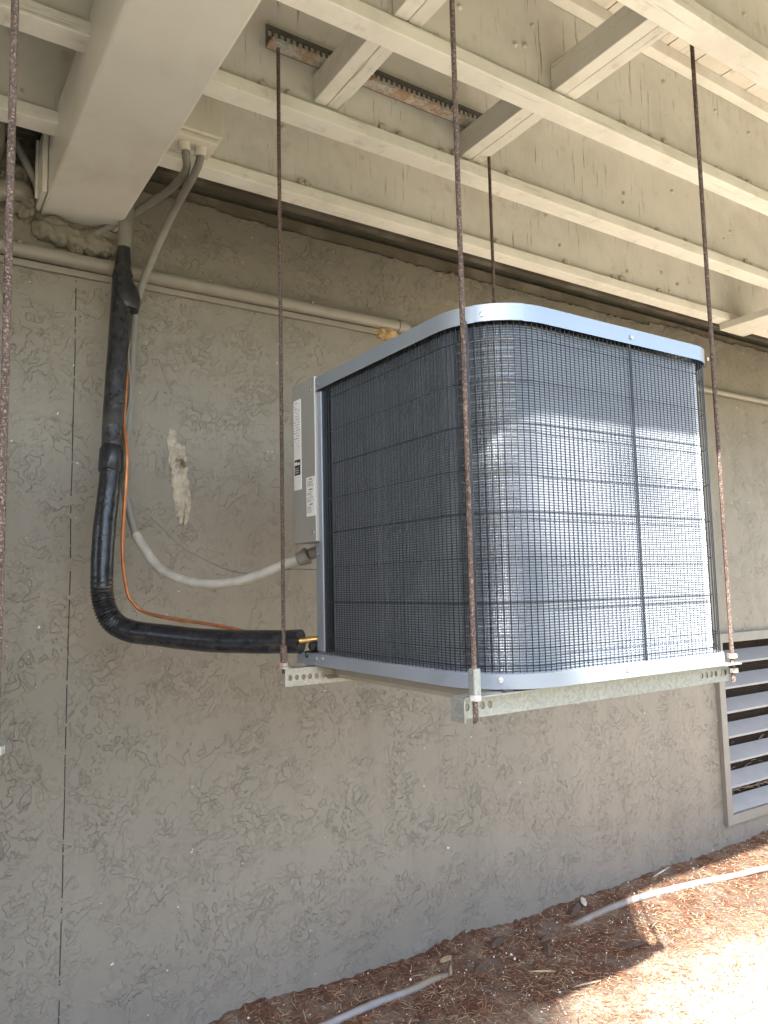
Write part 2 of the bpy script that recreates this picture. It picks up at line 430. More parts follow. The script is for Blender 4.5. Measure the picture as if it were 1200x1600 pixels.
def bark_piece(x, y, L, W, a, label, m=None, name='bark_piece', cat='bark', tilt=.12, T=.01):
    n = 9; mb = MB(); vs = []
    for i in range(n+1):
        t = i/n*2-1; ww = W*(1-abs(t)**2.5)*(1+.3*noise.noise(Vector((t*3, x*9, 0))))/2+.0015
        for sgn, zz in ((-1, 0), (0, T), (1, 0), (0, -T*.4)):
            u = t*L/2; v2 = ww*sgn + .15*W*noise.noise(Vector((t*2, y*7, 1)))
            zc = gh(x, y)+.010+zz*(1-abs(t)**3) + u*math.sin(tilt) + .15*T*noise.noise(Vector((t*5, sgn, x)))
            vs.append((x+u*math.cos(a)-v2*math.sin(a), min(WY-.004, y+u*math.sin(a)+v2*math.cos(a)), zc))
    fs = [(i*4+k, i*4+(k+1) % 4, (i+1)*4+(k+1) % 4, (i+1)*4+k) for i in range(n) for k in range(4)] + [(0,1,2,3), (n*4+3, n*4+2, n*4+1, n*4)]
    mb.add(vs, fs)
    tag(mb.build(name, m or M['bark'], origin=(x, y, gh(x, y)), smooth=True), label, cat, 'loose pieces lying on the mulch')

# ------------------------------------------------------------ wall
wall = thing('stucco_wall', (2.5, WY, GZ-.1), 'taupe painted stucco house wall with rough trowelled texture behind the hanging unit', 'wall')
VX0, VX1, VZ0, VZ1 = 3.765, 4.86, -1.250, -.338      # vent opening
mb = MB()
WX0, WX1 = -6, 11
# lower field, butted pieces round the vent opening
def quad(y, x0, x1, z0, z1): mb.add([(x0, y, z0), (x1, y, z0), (x1, y, z1), (x0, y, z1)], [(0, 1, 2, 3)])
quad(WY, WX0, VX0, GZ-.3, 1.2); quad(WY, VX0, VX1, GZ-.3, VZ0); quad(WY, VX0, VX1, VZ1, 1.2); quad(WY, VX1, WX1, GZ-.3, 1.2)
# ragged top edge with thickness
def ztop(x):
    z = 1.352 + .010*noise.noise(Vector((x*2.4, 1, 0))) + .010*noise.noise(Vector((x*9, 4, 0))) + .009*noise.noise(Vector((x*37, 8, 0))) + .004*noise.noise(Vector((x*90, 2, 0)))
    if x < .95: z += .012
    if x > 3.35: z += .02
    return z
xs = [WX0] + [-.2+i*.008 for i in range(int(5.4/.008))] + [WX1]
tp = []
for i, x in enumerate(xs):
    tp += [(x, WY, 1.2), (x, WY, ztop(x)-.004), (x, WY+.004, ztop(x)), (x, WY+.05, ztop(x)+.002)]
mb.add(tp, [(i*4+k, (i+1)*4+k, (i+1)*4+k+1, i*4+k+1) for i in range(len(xs)-1) for k in range(3)])
mb.build('stucco_face', M['stucco'], wall)
# vent recess (reveals) + back
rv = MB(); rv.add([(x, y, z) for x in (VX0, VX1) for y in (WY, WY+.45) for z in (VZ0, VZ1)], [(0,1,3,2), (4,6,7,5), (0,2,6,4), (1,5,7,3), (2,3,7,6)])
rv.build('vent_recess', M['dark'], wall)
# bare scar
scar = [(-.735+1.514, .548), (.766, .50), (.775, .44), (.783, .36), (.792, .29), (.806, .232), (.826, .214), (.842, .232), (.850, .30), (.848, .34), (.838, .39), (.836, .45), (.830, .478), (.812, .490), (.800, .515), (.790, .54)]
mb = MB(); cs = Vector((.812, 0, .37)); vs = []; fs = []
N = len(scar)*6; ring = []
for i in range(len(scar)):
    a = scar[i]; b = scar[(i+1) % len(scar)]
    for j in range(6):
        t = j/6; x = a[0]*(1-t)+b[0]*t; z = a[1]*(1-t)+b[1]*t
        k = .009*noise.noise(Vector((x*70, z*70, 2)))+.005*noise.noise(Vector((x*190, z*190, 2))); ring.append((x+k, z+k))
spine = lambda z: .775+.055*(1-(z-.21)/.34)
for q, (s_, yy) in enumerate(((1, -.0006), (.93, -.002), (.6, -.003), (.3, -.001), (.0, -.001))):
    for (x, z) in ring:
        sx_ = spine(z); xx = sx_+(x-sx_)*s_; zz = .37+(z-.37)*(s_ if s_ > .8 else (.93*s_/.93*.5+.45))
        vs.append((xx, WY+yy-(.003*noise.noise(Vector((xx*70, zz*70, 5))) if q else 0), zz))
for q in range(4):
    for i in range(N): fs.append((q*N+i, q*N+(i+1) % N, (q+1)*N+(i+1) % N, (q+1)*N+i))
mb.add(vs, fs); o = mb.build('bare_patch', M['scar'], wall, smooth=True); o['label'] = 'pale bare cement scar with torn edges'
# mortar lumps under the beam pocket and small one at the left
mb = MB()
for i, (x, z, r, h) in enumerate([(.375, 1.140, .035, .035), (.42, 1.135, .045, .04), (.47, 1.125, .045, .038), (.52, 1.128, .045, .045), (.555, 1.125, .035, .035), (.47, 1.09, .018, .018), (.40, 1.165, .04, .02), (.55, 1.16, .045, .02)]):
    lump(mb, (x, WY-.005, z), (r*1.15, .04, h), i+1, 12, .32)
mb.build('mortar_patch', M['mortar'], wall, smooth=True)
mb = MB()
for i, (x, z, r) in enumerate([(.318, 1.19, .03), (.30, 1.30, .035), (.27, 1.27, .03), (.335, 1.22, .018), (.285, 1.20, .025)]): lump(mb, (x, WY, z), (r, .03, r*1.2), i+20, 12, .5)
mb.build('mortar_patch', M['mortar'], wall, smooth=True)
mb = MB(); lump(mb, (1.655, WY-.008, 1.02), (.05, .03, .022), 41, 12, .7); lump(mb, (1.62, WY-.004, 1.03), (.03, .02, .014), 43, 10, .6)
o = mb.build('foam_patch', M['foam'], wall, smooth=True); o['label'] = 'lump of tan expanding foam below the pipe end'
# building corner behind: floor band
trim = MB().box(WX0, WX1, 2.508, 2.548, 1.30, 1.405)
o = trim.build('trim_board', M['trim'], origin=(2, 2.52, 1.3), bevel=.002); tag(o, 'brown painted trim board running above the ragged stucco edge', 'board')
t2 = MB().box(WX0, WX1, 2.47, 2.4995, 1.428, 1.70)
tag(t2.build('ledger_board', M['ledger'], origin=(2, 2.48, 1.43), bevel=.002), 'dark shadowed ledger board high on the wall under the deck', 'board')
bk = MB().box(WX0, WX1, 2.552, 2.60, 1.30, 2.6); tag(bk.build('upper_wall', M['stucco'], origin=(2, 2.6, 1.3)), 'strip of upper house wall above the trim board', 'wall')

# vent louvre
vent = thing('louvered_vent', (4.3, WY, VZ0-.05), 'grey slatted foundation vent in a taupe frame low on the wall', 'vent')
F = .042
mb = MB(); mb.add([(x, y, z) for (x, z) in ((VX0-F, VZ0-F), (VX0+.008, VZ0+.008), (VX0+.008, VZ1-.008), (VX0-F, VZ1+F)) for y in (WY-.026, WY-.001)],
    [(0, 2, 4, 6), (0, 6, 7, 1), (2, 3, 5, 4), (0, 1, 3, 2), (4, 5, 7, 6)])
mb.build('frame_side', M['ventf'], vent, bevel=.0015)
mb = MB(); mb.add([(x, y, z) for (x, z) in ((VX1+F, VZ0-F), (VX1-.008, VZ0+.008), (VX1-.008, VZ1-.008), (VX1+F, VZ1+F)) for y in (WY-.026, WY-.001)],
    [(0, 2, 4, 6), (0, 6, 7, 1), (2, 3, 5, 4), (0, 1, 3, 2), (4, 5, 7, 6)])
mb.build('frame_side', M['ventf'], vent, bevel=.0015)
for (za, zb) in ((VZ0-F, VZ0+.008), (VZ1+F, VZ1-.008)):
    mb = MB(); mb.add([(x, y, z) for (x, z) in ((VX0-F+.0015, za), (VX1+F-.0015, za), (VX1-.0095, zb), (VX0+.0095, zb)) for y in (WY-.025, WY-.001)],
        [(0, 2, 4, 6), (0, 6, 7, 1), (2, 3, 5, 4), (0, 1, 3, 2), (4, 5, 7, 6)])
    mb.build('frame_rail', M['ventf'], vent, bevel=.0015)
H = VZ1-VZ0
for i in range(7):
    z = VZ0 + .012 + H*(i)/7 - .01
    mb = MB(); ya, yb = WY-.004, WY+.062; dz = .056
    mb.add([(x, y, zz) for x in (VX0+.002, VX1-.002) for (y, zz) in ((ya, z), (ya, z+.012), (yb, z+dz+.012), (yb, z+dz))], [(0,1,2,3), (7,6,5,4), (0,4,5,1), (1,5,6,2), (2,6,7,3), (3,7,4,0)])
    mb.build('slat', M['vent'], vent, bevel=.001)
mb = MB(); ym = WY+.088; x = VX0
while x < VX1: mb.box(x, x+.0012, ym, ym+.0012, VZ0, VZ1); x += .010
z = VZ0
while z < VZ1: mb.box(VX0, VX1, ym+.0013, ym+.0025, z, z+.0012); z += .010
mb.build('wire_screen', M['mesh'], vent)
mb = MB()
for i in range(260):
    x = rnd.uniform(VX0+.01, VX1-.1); low = rnd.random(); z = VZ0+.02+low**3*.26; L = rnd.uniform(.02, .07); a = rnd.uniform(-.6, .6)
    y = WY+.080+rnd.uniform(-.012, .004)-.0
    p = Vector((x, y, z+.06)); d = Vector((math.cos(a)*L, rnd.uniform(-.01, .01), math.sin(a)*L*.5))
    mb.tube([p, p+d*.5+Vector((0, 0, .004)), p+d], .0011, 4)
o = mb.build('twig_litter', M['leaf'], vent); o['kind'] = 'stuff'

# ------------------------------------------------------------ deck structure
JZ = 1.33
joists = [(.987, 1.055, 'frontmost cream deck joist crossing the top right corner of the photo'), (1.402, 1.463, 'long cream deck joist second from the front, crossing between the two doubled blocks'),
          (1.799, 1.867, 'cream deck joist just behind the perforated rusty channel'), (2.206, 2.274, 'cream deck joist nearest the house wall'),
          (.575, .643, 'cream deck joist over the viewer, out in front of the others')]
for ji, (ya, yb, lab) in enumerate(joists):
    j = thing('deck_joist', (0, (ya+yb)/2, JZ), lab, 'joist', 'deck joists')
    MB().box(-5, 9, ya, yb, JZ, JZ+.040).build('bottom_strip', M['strip'], j, bevel=.0025)
    MB().box(-5, 9, ya+.020, ya+.058, JZ+.0415, 1.700).build('joist_board', M['web'], j)
    MB().box(-5, 9, ya-.016, ya+.0185, 1.660, 1.700).build('top_strip', M['strip'], j, bevel=.002)
    if ji < 4:
        # bolt heads, nail heads and washers on the board
        for _ in range(34):
            x = rnd.uniform(.2, 4.4); big = rnd.random() < .5
            mb = MB(); y = ya+.020
            if big:
                z = JZ+.046+rnd.uniform(.0, .014); r = rnd.uniform(.010, .015)
                mb.tube([(x, y+.001, z), (x, y-.0007, z), (x, y-.0008, z), (x, y-.009, z), (x, y-.011, z)], [r+.0035, r+.0035, r, r, r*.7], 14)
            else:
                z = rnd.uniform(JZ+.07, 1.62); r = rnd.uniform(.0045, .0085)
                mb.tube([(x, y+.001, z), (x, y-.005, z), (x, y-.008, z)], [r*1.15, r, r*.5], 12)
            mb.build('bolt_head', M['bolt'], j, smooth=True)
rim = MB().box(-5, 9, .304, .342, 1.33, 1.76); tag(rim.build('rim_board', M['web'], origin=(2, .32, 1.33), bevel=.003), 'front edge board of the deck overhead', 'board')
deck = thing('deck_floor', (2, 1.4, 1.70), 'pale wooden deck boards overhead seen between joists with narrow dark gaps', 'deck')
mb = MB(); x = -4.95
while x < 8.9: mb.box(x, x+.137, .344, 2.465, 1.7015, 1.738); x += .1425
mb.build('planks', M['deck'], deck)
MB().box(-5, 9, .31, 2.55, 1.764, 1.80).build('top_cover', M['dark'], deck)  # unseen dark slab added above the planks to keep the gaps black

def block(x0, x1, y0, y1, z0, z1, lab):
    b = thing('wood_block', ((x0+x1)/2, y0, z0), lab, 'wood block', 'doubled wood blocks between deck joists')
    m_ = (x0+x1)/2; g = .0016
    a = MB().box(x0, m_-g, y0, y1, z0, z1).build('board', M['block'], b, bevel=.0025)
    a = MB().box(m_+g, x1, y0, y1, z0+.0015, z1-.003).build('board', M['block'], b, bevel=.0025)
block(.975, 1.060, 1.440, 1.817, 1.388, 1.468, 'doubled wood block nearest the big beam, beside the rusty channel end')
block(1.512, 1.600, 1.440, 1.817, 1.386, 1.468, 'doubled wood block above the hidden rear hanger rod, right of the middle rod')
block(.985, 1.070, 1.036, 1.420, 1.386, 1.468, 'doubled wood block at the top edge left of the middle rod')
block(1.525, 1.612, 1.036, 1.420, 1.380, 1.464, 'split doubled wood block at upper right in front of the right rod')
o = MB().box(3.60, 3.81, .35, 2.262, 1.292, 1.3285).build('cross_plank', M['block'], origin=(3.7, 1.3, 1.29), bevel=.003)
tag(o, 'flat cream plank crossing under the joists at the far right', 'plank')

beam = thing('support_beam', (.48, 2.5, 1.19), 'large smooth cream beam running out of the wall at upper left', 'beam')
MB().box(.362, .598, .43, 2.508, 1.190, 1.412).build('beam_body', M['beam'], beam, bevel=.008)
MB().box(.345, .3605, 2.36, 2.499, 1.20, 1.40).build('bearing_plate', M['beam'], beam, bevel=.004)
mb = MB(); mb.tube([(.341, 2.435, 1.21), (.341, 2.435, 1.395)], .006, 10); mb.build('weld_bead', M['beam'], beam, smooth=True)

# junction box and conduits
jb = thing('junction_box', (.74, 2.28, 1.45), 'cream junction box beside the beam with two conduits entering below', 'junction box')
MB().box(.60, .806, 2.08, 2.190, 1.362, 1.60).build('box_body', M['boxm'], jb, bevel=.003)
MB().box(.62, .796, 2.09, 2.185, 1.343, 1.3605).build('bottom_plate', M['boxm'], jb, bevel=.004)

def tubeobj(name, pts, r, m, label=None, cat=None, parent=None, k=8, n=12, group=None):
    sp = spline(pts, k); mb = MB(); mb.tube(sp, r if not callable(r) else [r(i/(len(sp)-1)) for i in range(len(sp))], n)
    o = mb.build(name, m, parent, smooth=True, origin=None if parent else pts[-1])
    if not parent: tag(o, label, cat, group)
    return o
cd = thing('electrical_conduit', (.98, 1.89, .09), 'grey flexible electrical conduit curving down the wall into the unit, pale at its lowest bend', 'conduit')
CP = [(.753,2.130,1.352),(.753,2.140,1.309),(.746,2.180,1.274),(.728,2.31,1.214),(.690,2.400,1.091),(.644,2.410,0.945),(.625,2.400,.780),(.614,2.380,.607),(.597,2.360,.440),(.593,2.340,.299),(.617,2.310,.171)]
CP2 = [(.617,2.310,.171),(.673,2.250,.067),(.758,2.160,.020),(.852,2.050,.026),(.925,1.950,.063),(.958,1.905,.080)]
tubeobj('sheath', CP, .0125, M['conduit'], parent=cd)
M['conduit_pale'] = simple('bare_pale_conduit', (.46, .43, .37), (.30, .28, .235), 22, .45, 0, .0004, 60)
o = tubeobj('sheath', CP2, .0142, M['conduit_pale'], parent=cd); o['label'] = 'pale unpainted lower length'
mb = MB(); d = Vector((.027, -.025, .014)).normalized(); p0 = Vector((.955, 1.908, .078))
mb.tube([p0, p0+d*.004, p0+d*.022, p0+d*.023, p0+d*.032, p0+d*.036], [.017, .021, .021, .024, .024, .016], 14); mb.build('coupling', M['pipe'], cd, smooth=True)
tubeobj('elbow', [(.983,1.884,.093), (.997,1.868,.101), (1.000,1.85,.112), (.998,1.835,.135)], .016, M['pipe'], parent=cd)
mb = MB(); mb.tube([(.753, 2.13, 1.344), (.753, 2.133, 1.318)], .018, 12); mb.build('hub', M['boxm'], cd, smooth=True)
c2 = thing('electrical_conduit', (.758, 2.3, 1.45), 'shorter painted conduit bending from the junction box back behind the beam', 'conduit')
tubeobj('sheath', [(.702,2.130,1.352),(.709,2.140,1.316),(.725,2.190,1.289),(.707,2.310,1.277),(.627,2.440,1.234),(.521,2.470,1.150)], .0125, M['conduit'], parent=c2)
mb = MB(); mb.tube([(.702, 2.13, 1.344), (.704, 2.133, 1.322)], .018, 12); mb.build('hub', M['boxm'], c2, smooth=True)

# wall pipe
wp = thing('wall_pipe', (2, 2.46, 1.045), 'long horizontal taupe painted pipe fixed along the wall', 'pipe')
mb = MB(); mb.tube([(-3, 2.474, 1.052), (.0, 2.474, 1.055), (.8, 2.474, 1.050), (1.70, 2.474, 1.053)], .0235, 16); mb.build('pipe_run', M['pipe'], wp, smooth=True)
mb = MB(); mb.tube([(1.700, 2.474, 1.053), (1.702, 2.474, 1.053), (1.745, 2.474, 1.053), (1.747, 2.474, 1.053)], [.024, .027, .027, .02], 16); mb.build('coupling', M['pipe'], wp, smooth=True)
mb = MB(); mb.tube([(1.74, 2.48, 1.053), (3.0, 2.483, 1.050), (9, 2.483, 1.040)], .0165, 12); mb.build('pipe_run', M['pipe'], wp, smooth=True)
MB().box(-3, 1.70, 2.486, 2.4995, 1.008, 1.030).build('backing_strip', M['pipe'], wp, bevel=.002)
for x in (.30, .9, 1.3):
    mb = MB(); mb.tube([(x, 2.452, 1.068), (x, 2.446, 1.072)], [.006, .004], 8); mb.build('clip_screw', M['pipe'], wp)

# pipes at far left behind the nearest rod
o = tubeobj('drain_pipe', [(.03,2.36,1.02),(.10,2.38,1.10),(.20,2.43,1.19),(.262,2.455,1.228),(.300,2.475,1.24),(.315,2.51,1.235)], .034, M['pipe'], 'fat painted pipe with a rounded elbow entering the wall left of the beam', 'pipe')
o = tubeobj('angled_conduit', [(.16,2.38,1.58),(.235,2.45,1.46),(.29,2.45,1.36),(.345,2.46,1.26),(.36,2.52,1.20)], .0125, M['conduit'], 'thin angled conduit at the far left slanting down towards the beam end', 'conduit')
o = tubeobj('standing_pipe', [(.205,2.51,1.335),(.205,2.42,1.345),(.205,2.38,1.40),(.205,2.375,1.50),(.205,2.375,1.70)], .042, M['pipe'], 'thick painted pipe at the left edge of the photo, mostly outside it', 'pipe')

# insulated line set
ls = thing('insulated_pipe', (.55, 2.27, -.05), 'thick black foam insulated refrigerant pipe bending from the beam down and across to the unit', 'insulated pipe')
IP = [(.595,2.410,1.048),(.591,2.400,.963),(.576,2.370,.804),(.556,2.340,.552),(.542,2.310,.350),(.521,2.290,.177),(.514,2.280,.030),(.520,2.272,-.035),(.541,2.255,-.085),(.582,2.22,-.112),(.647,2.150,-.124),(.738,2.040,-.138),(.834,1.920,-.142),(.912,1.810,-.140)]
sp = spline(IP, 26); rs = []
for i, p in enumerate(sp):
    t = i/(len(sp)-1); r = .0315
    if t < .05: r = .021+.012*t/.05
    r *= 1+.03*noise.noise(p*14)
    zb_ = p.z+p.x*.6  # wrinkles through the bend
    if .44 < t < .66:
        r *= 1 + .075*math.sin(t*560)*math.sin((t-.44)/.22*math.pi)
    rs.append(r)
mb = MB(); mb.tube(sp, rs, 22); mb.build('foam_sleeve', M['black'], ls, smooth=True)
mb = MB(); mb.tube([(.598, 2.412, 1.10), (.595, 2.410, 1.03), (.592, 2.402, .985)], [.022, .0265, .028], 16); mb.build('tape_wrap', M['tape'], ls, smooth=True)
mb = MB(); mb.tube([(.600, 2.40, .955), (.604, 2.392, .915), (.603, 2.388, .885)], [.041, .043, .036], 16)
mb.tube([(.592, 2.40, .99), (.607, 2.39, .935)], [.03, .034], 14); mb.build('tape_wrap', M['tape'], ls, smooth=True)
mb = MB(); mb.tube([(.5475, 2.318, .425), (.546, 2.316, .42), (.543, 2.311, .36), (.541, 2.309, .352)], [.033, .0362, .0366, .033], 18); mb.build('tape_wrap', M['tape'], ls, smooth=True)
mb = MB(); mb.tube([(.906,1.813,-.139), (.930,1.797,-.137), (.932,1.797,-.137), (.965,1.778,-.134)], [.008, .008, .0095, .0095], 12); mb.build('metal_stub', M['brass'], ls, smooth=True)
tubeobj('taped_riser', [(.609, 2.425, 1.30), (.607, 2.42, 1.22), (.604, 2.42, 1.14), (.597, 2.411, 1.05)], .0235, M['conduit'], 'short grey wrapped riser pipe under the beam corner', 'pipe')
tubeobj('copper_line', [(.604,2.372,.82),(.596,2.350,.659),(.583,2.325,.513),(.583,2.285,.390),(.573,2.290,.141),(.586,2.290,.009),(.605,2.285,-.033),(.636,2.268,-.062),(.696,2.190,-.082),(.775,2.090,-.099),(.846,1.958,-.122)], .0052, M['copper'],
        'thin orange copper line beside the black insulated pipe', 'copper line')
tubeobj('thin_cable', [(.586,2.335,.42),(.600,2.33,.291),(.677,2.31,.210),(.740,2.24,.128),(.823,2.16,.068),(.862,2.06,.046),(.925,1.965,.052),(.970,1.92,.052),(1.009,1.87,.048)], .0018, M['conduit'],
        'very thin dark cable drooping across the wall above the pale conduit', 'cable')
tubeobj('grey_wire', [(.612,2.36,.78),(.598,2.34,.73),(.606,2.345,.62),(.590,2.33,.52),(.584,2.32,.43)], .0022, M['conduit'], 'thin grey wire looping beside the black pipe above its lower tape band', 'wire')

# ------------------------------------------------------------ hanger steel
def rod_mesh():
    me = MB(); r = .0055; pts = []; rs = []; z = 0; i = 0
    while z < 1.72: pts.append((0, 0, z)); rs.append(r if i % 2 else r*.86); z += .00125; i += 1
    me.tube(pts, rs, 8); return me
def rod(x, y, z0, z1, lab, tilt=0, first=[None]):
    t = thing('hanger_rod', (x, y, z0), lab, 'threaded rod', 'threaded hanger rods'); t.rotation_euler.y = tilt
    if first[0] is None:
        o = rod_mesh().build('threaded_shaft', M['rod']); first[0] = o.data
        o.parent = t
    else:
        o = bpy.data.objects.new('threaded_shaft', first[0]); C.objects.link(o); o.parent = t
    o.scale.z = (z1-z0)/1.72
    return t
def nut(t, z, m=None, r=.0115, h=.010):
    mb = MB(); L = t.location
    mb.tube([(L.x, L.y, L.z+z), (L.x, L.y, L.z+z+h)], r, 6); mb.build('nut', m or M['galvr'], t)
def washer(t, z, r=.019):
    mb = MB(); L = t.location; mb.tube([(L.x, L.y, L.z+z), (L.x, L.y, L.z+z+.0025)], r, 18); mb.build('washer', M['galvr'], t)
STZ = -.200        # underside of unit = top of struts
r1 = rod(.884, 1.070, -.247, 1.48, 'rusty middle threaded rod passing in front of the unit corner')
nut(r1, .040); mb = MB(); mb.box(.876, .892, 1.0605, 1.0790, -.1985, -.150); mb.build('sleeve', M['galv'], r1, bevel=.003)
r2 = rod(1.700, 1.092, -.246, 1.50, 'rusty threaded rod at the right edge of the unit'); nut(r2, .056); washer(r2, .042); nut(r2, .022)
r3 = rod(.844, 1.771, -.215, 1.50, 'dark threaded rod left of the unit in front of the wall'); nut(r3, .018); washer(r3, .0145); mb = MB()
mb.tube([(.844, 1.771, -.185), (.844, 1.771, -.145)], [.0095, .0085], 10); mb.build('coupling_nut', M['rod'], r3)
r4 = rod(1.597, 1.771, -.23, 1.50, 'rear threaded rod glimpsed above the top of the unit'); nut(r4, .03)
r5 = rod(.1195, 1.090, -.215, 1.50, 'nearest threaded rod running down the left edge of the photo'); nut(r5, .015, M['galv'])
r5['label'] = 'nearest threaded rod running down the left edge of the photo'

def slotted(name, x0, x1, y, z, face, label, m, holes_l=7, holes_r=7, hw=.016, hgt=.042, front=True):
    """L angle along X; vertical flange at y with round/oblong holes near its ends; flat flange at top z"""
    t = thing(name, ((x0+x1)/2, y, z-hgt), label, 'strut', 'slotted steel angles carrying the unit')
    bm = bmesh.new()
    segs = [(x0+.014+i*.0185, .0058) for i in range(holes_l)] + [(x1-.014-i*.0185, .0058) for i in range(holes_r)]
    segs.sort(); zc = z-hgt*.5; zt, zb = z-.0005, z-hgt
    def P(x, yy, zz): return bm.verts.new((x, yy, zz))
    def sheet(yy):
        cur = x0
        for (cx, r) in segs:
            a, b = cx-.0085, cx+.0085
            if a > cur+1e-4: bm.faces.new([P(cur, yy, zb), P(a, yy, zb), P(a, yy, zt), P(cur, yy, zt)])
            n = 16; ring = [(cx+r*math.cos(q), zc+r*1.25*math.sin(q)) for q in [2*math.pi*k/n for k in range(n)]]
            sq = []
            for k in range(n):
                q = 2*math.pi*k/n; c_, s_ = math.cos(q), math.sin(q)
                mx = max(abs(c_)/.0085, abs(s_)/(hgt/2)); sq.append((cx+c_/mx, zc+s_/mx))
            corners = {2: (b, zt), 6: (a, zt), 10: (a, zb), 14: (b, zb)}
            for k, v in corners.items(): sq[k] = v
            for k in range(n):
                k2 = (k+1) % n; bm.faces.new([P(ring[k][0], yy, ring[k][1]), P(sq[k][0], yy, sq[k][1]), P(sq[k2][0], yy, sq[k2][1]), P(ring[k2][0], yy, ring[k2][1])])
            cur = b
        if cur < x1-1e-4: bm.faces.new([P(cur, yy, zb), P(x1, yy, zb), P(x1, yy, zt), P(cur, yy, zt)])
    sheet(y)
    bmesh.ops.remove_doubles(bm, verts=bm.verts, dist=.0001)
    me = bpy.data.meshes.new('slotted_flange'); bmesh.ops.translate(bm, verts=bm.verts, vec=-Vector(t.location)); bm.to_mesh(me); bm.free()
    o = bpy.data.objects.new('slotted_flange', me); C.objects.link(o); o.parent = t; me.materials.append(m)
    so_ = o.modifiers.new('thick', 'SOLIDIFY'); so_.thickness = .0025; so_.offset = 0
    mb = MB(); ya, yb = (y-.037, y+.0012) if front else (y-.0012, y+.037)
    mb.box(x0, x1, ya, yb, z, z+.0025); mb.build('flat_flange', m, t)
    return t
slotted('slotted_angle', .862, 1.705, 1.108, -.2035, 1, 'galvanised slotted angle carrying the front edge of the unit', M['galv'], 5, 6)
slotted('slotted_angle', .838, 1.66, 1.752, -.2035, 1, 'galvanised slotted angle behind, sticking out left under the unit', M['galv'], 6, 2, front=False)
slotted('slotted_angle', -.70, .108, 1.128, -.2035, 1, 'galvanised slotted angle of the neighbouring unit, end just outside the left edge', M['galv'], 5, 2)
# end clip on the front angle
e = [o for o in C.objects if o.name.startswith('slotted_angle')][0]
mb = MB(); mb.box(.8595, .8617, 1.071, 1.109, -.2445, -.2037); mb.build('end_tab', M['galv'], e)
# upper rusty channel
ch = thing('perforated_channel', (1.2, 1.77, 1.47), 'rust eaten perforated steel channel above the rear rods between the joists', 'channel')
mb = MB(); x0c, x1c = .815, 1.64
yw = 1.787
nseg = 44
for i in range(nseg):  # web with slots
    xa = x0c+(x1c-x0c)*i/nseg; xb = x0c+(x1c-x0c)*(i+1)/nseg; g = (xb-xa)
    mb.box(xa, xa+g*.38, yw, yw+.003, 1.512, 1.530); 
mb.box(x0c, x1c, yw, yw+.003, 1.530, 1.545); mb.box(x0c, x1c, yw, yw+.003, 1.474, 1.512)
mb.build('perforated_web', M['galvd'], ch)
mb = MB(); xs_ = [x0c+i*.006 for i in range(int((x1c-x0c)/.006)+1)]
vs = []
for x in xs_:
    e_ = .006*noise.noise(Vector((x*45, 0, 0)))+.004*noise.noise(Vector((x*130, 3, 0))); lz = .003*noise.noise(Vector((x*30, 9, 0)))
    vs += [(x, yw-.0005, 1.474), (x, yw-.044+e_, 1.468+lz), (x, yw-.044+e_, 1.478+lz), (x, yw-.0005, 1.482)]
mb.add(vs, [(i*4+k, i*4+(k+1) % 4, (i+1)*4+(k+1) % 4, (i+1)*4+k) for i in range(len(xs_)-1) for k in range(4)])
mb.build('rusted_flange', M['galvr'], ch)
for x in (.844, 1.597):
    mb = MB(); mb.tube([(x, 1.771, 1.480), (x, 1.771, 1.492)], .013, 6); mb.build('nut', M['galvr'], ch)

# ------------------------------------------------------------ condenser unit
UX0, UX1, UY0, UY1 = .925, 1.662, 1.055, 1.845
ZB, ZT = -.198, .548
RL, RR = .15, .09
def upath(a=0, step=.012, full=False, back=1.70, rend=None):
    """outline starting at the left face rear, going forward, round the corner, along the front, round and back"""
    P = []; 
    def line(x0, y0, x1, y1, nx_, ny_):
        L = math.hypot(x1-x0, y1-y0); k = max(1, int(L/step))
        for i in range(k): P.append((x0+(x1-x0)*i/k, y0+(y1-y0)*i/k, nx_, ny_))
    def arc(cx, cy, r, a0, a1):
        k = max(6, int(abs(a1-a0)*r/step))
        for i in range(k):
            q = a0+(a1-a0)*i/k; P.append((cx+r*math.cos(q), cy+r*math.sin(q), math.cos(q), math.sin(q)))
    line(UX0, back, UX0, UY0+RL, -1, 0); arc(UX0+RL, UY0+RL, RL, math.pi, 1.5*math.pi)
    line(UX0+RL, UY0, UX1-RR, UY0, 0, -1); arc(UX1-RR, UY0+RR, RR, -math.pi/2, 0)
    line(UX1, UY0+RR, UX1, UY1-.03, 1, 0)
    if full:
        arc(UX1-.03, UY1-.03, .03, 0, math.pi/2); line(UX1-.03, UY1, UX0+.01, UY1, 0, 1)
        arc(UX0+.01, UY1-.01, .01, math.pi/2, math.pi); line(UX0, UY1-.01, UX0, back, -1, 0)
    else: P.append((UX1, UY1-.03, 1, 0))
    return P
unit = thing('condenser_unit', (1.29, 1.45, ZB), 'square outdoor air conditioner condenser hung on rods, black wire guard over silver coil', 'air conditioner')
full = upath(full=True, step=.015)
MB().sweep(full, [(.004, ZT-.035), (.006, ZT-.036), (.007, ZT-.002), (.004, ZT), (-.03, ZT+.002), (-.03, ZT-.002), (.004, ZT-.004)], closed=True).build('top_rim', M['rim'], unit, smooth=True)
mb = MB(); ins = [(x-nx_*.028, y-ny_*.028, ZT+.001) for x, y, nx_, ny_ in full]; mb.add(ins, [tuple(range(len(ins)))]); mb.build('top_cover', M['case'], unit)
mb = MB()
for k in range(1, 13):
    r = .025*k; mb.tube([(1.288+r*math.cos(q), 1.45+r*math.sin(q), ZT+.03-.0001*k*k*1.5) for q in [2*math.pi*i/40 for i in range(41)]], .002, 5)
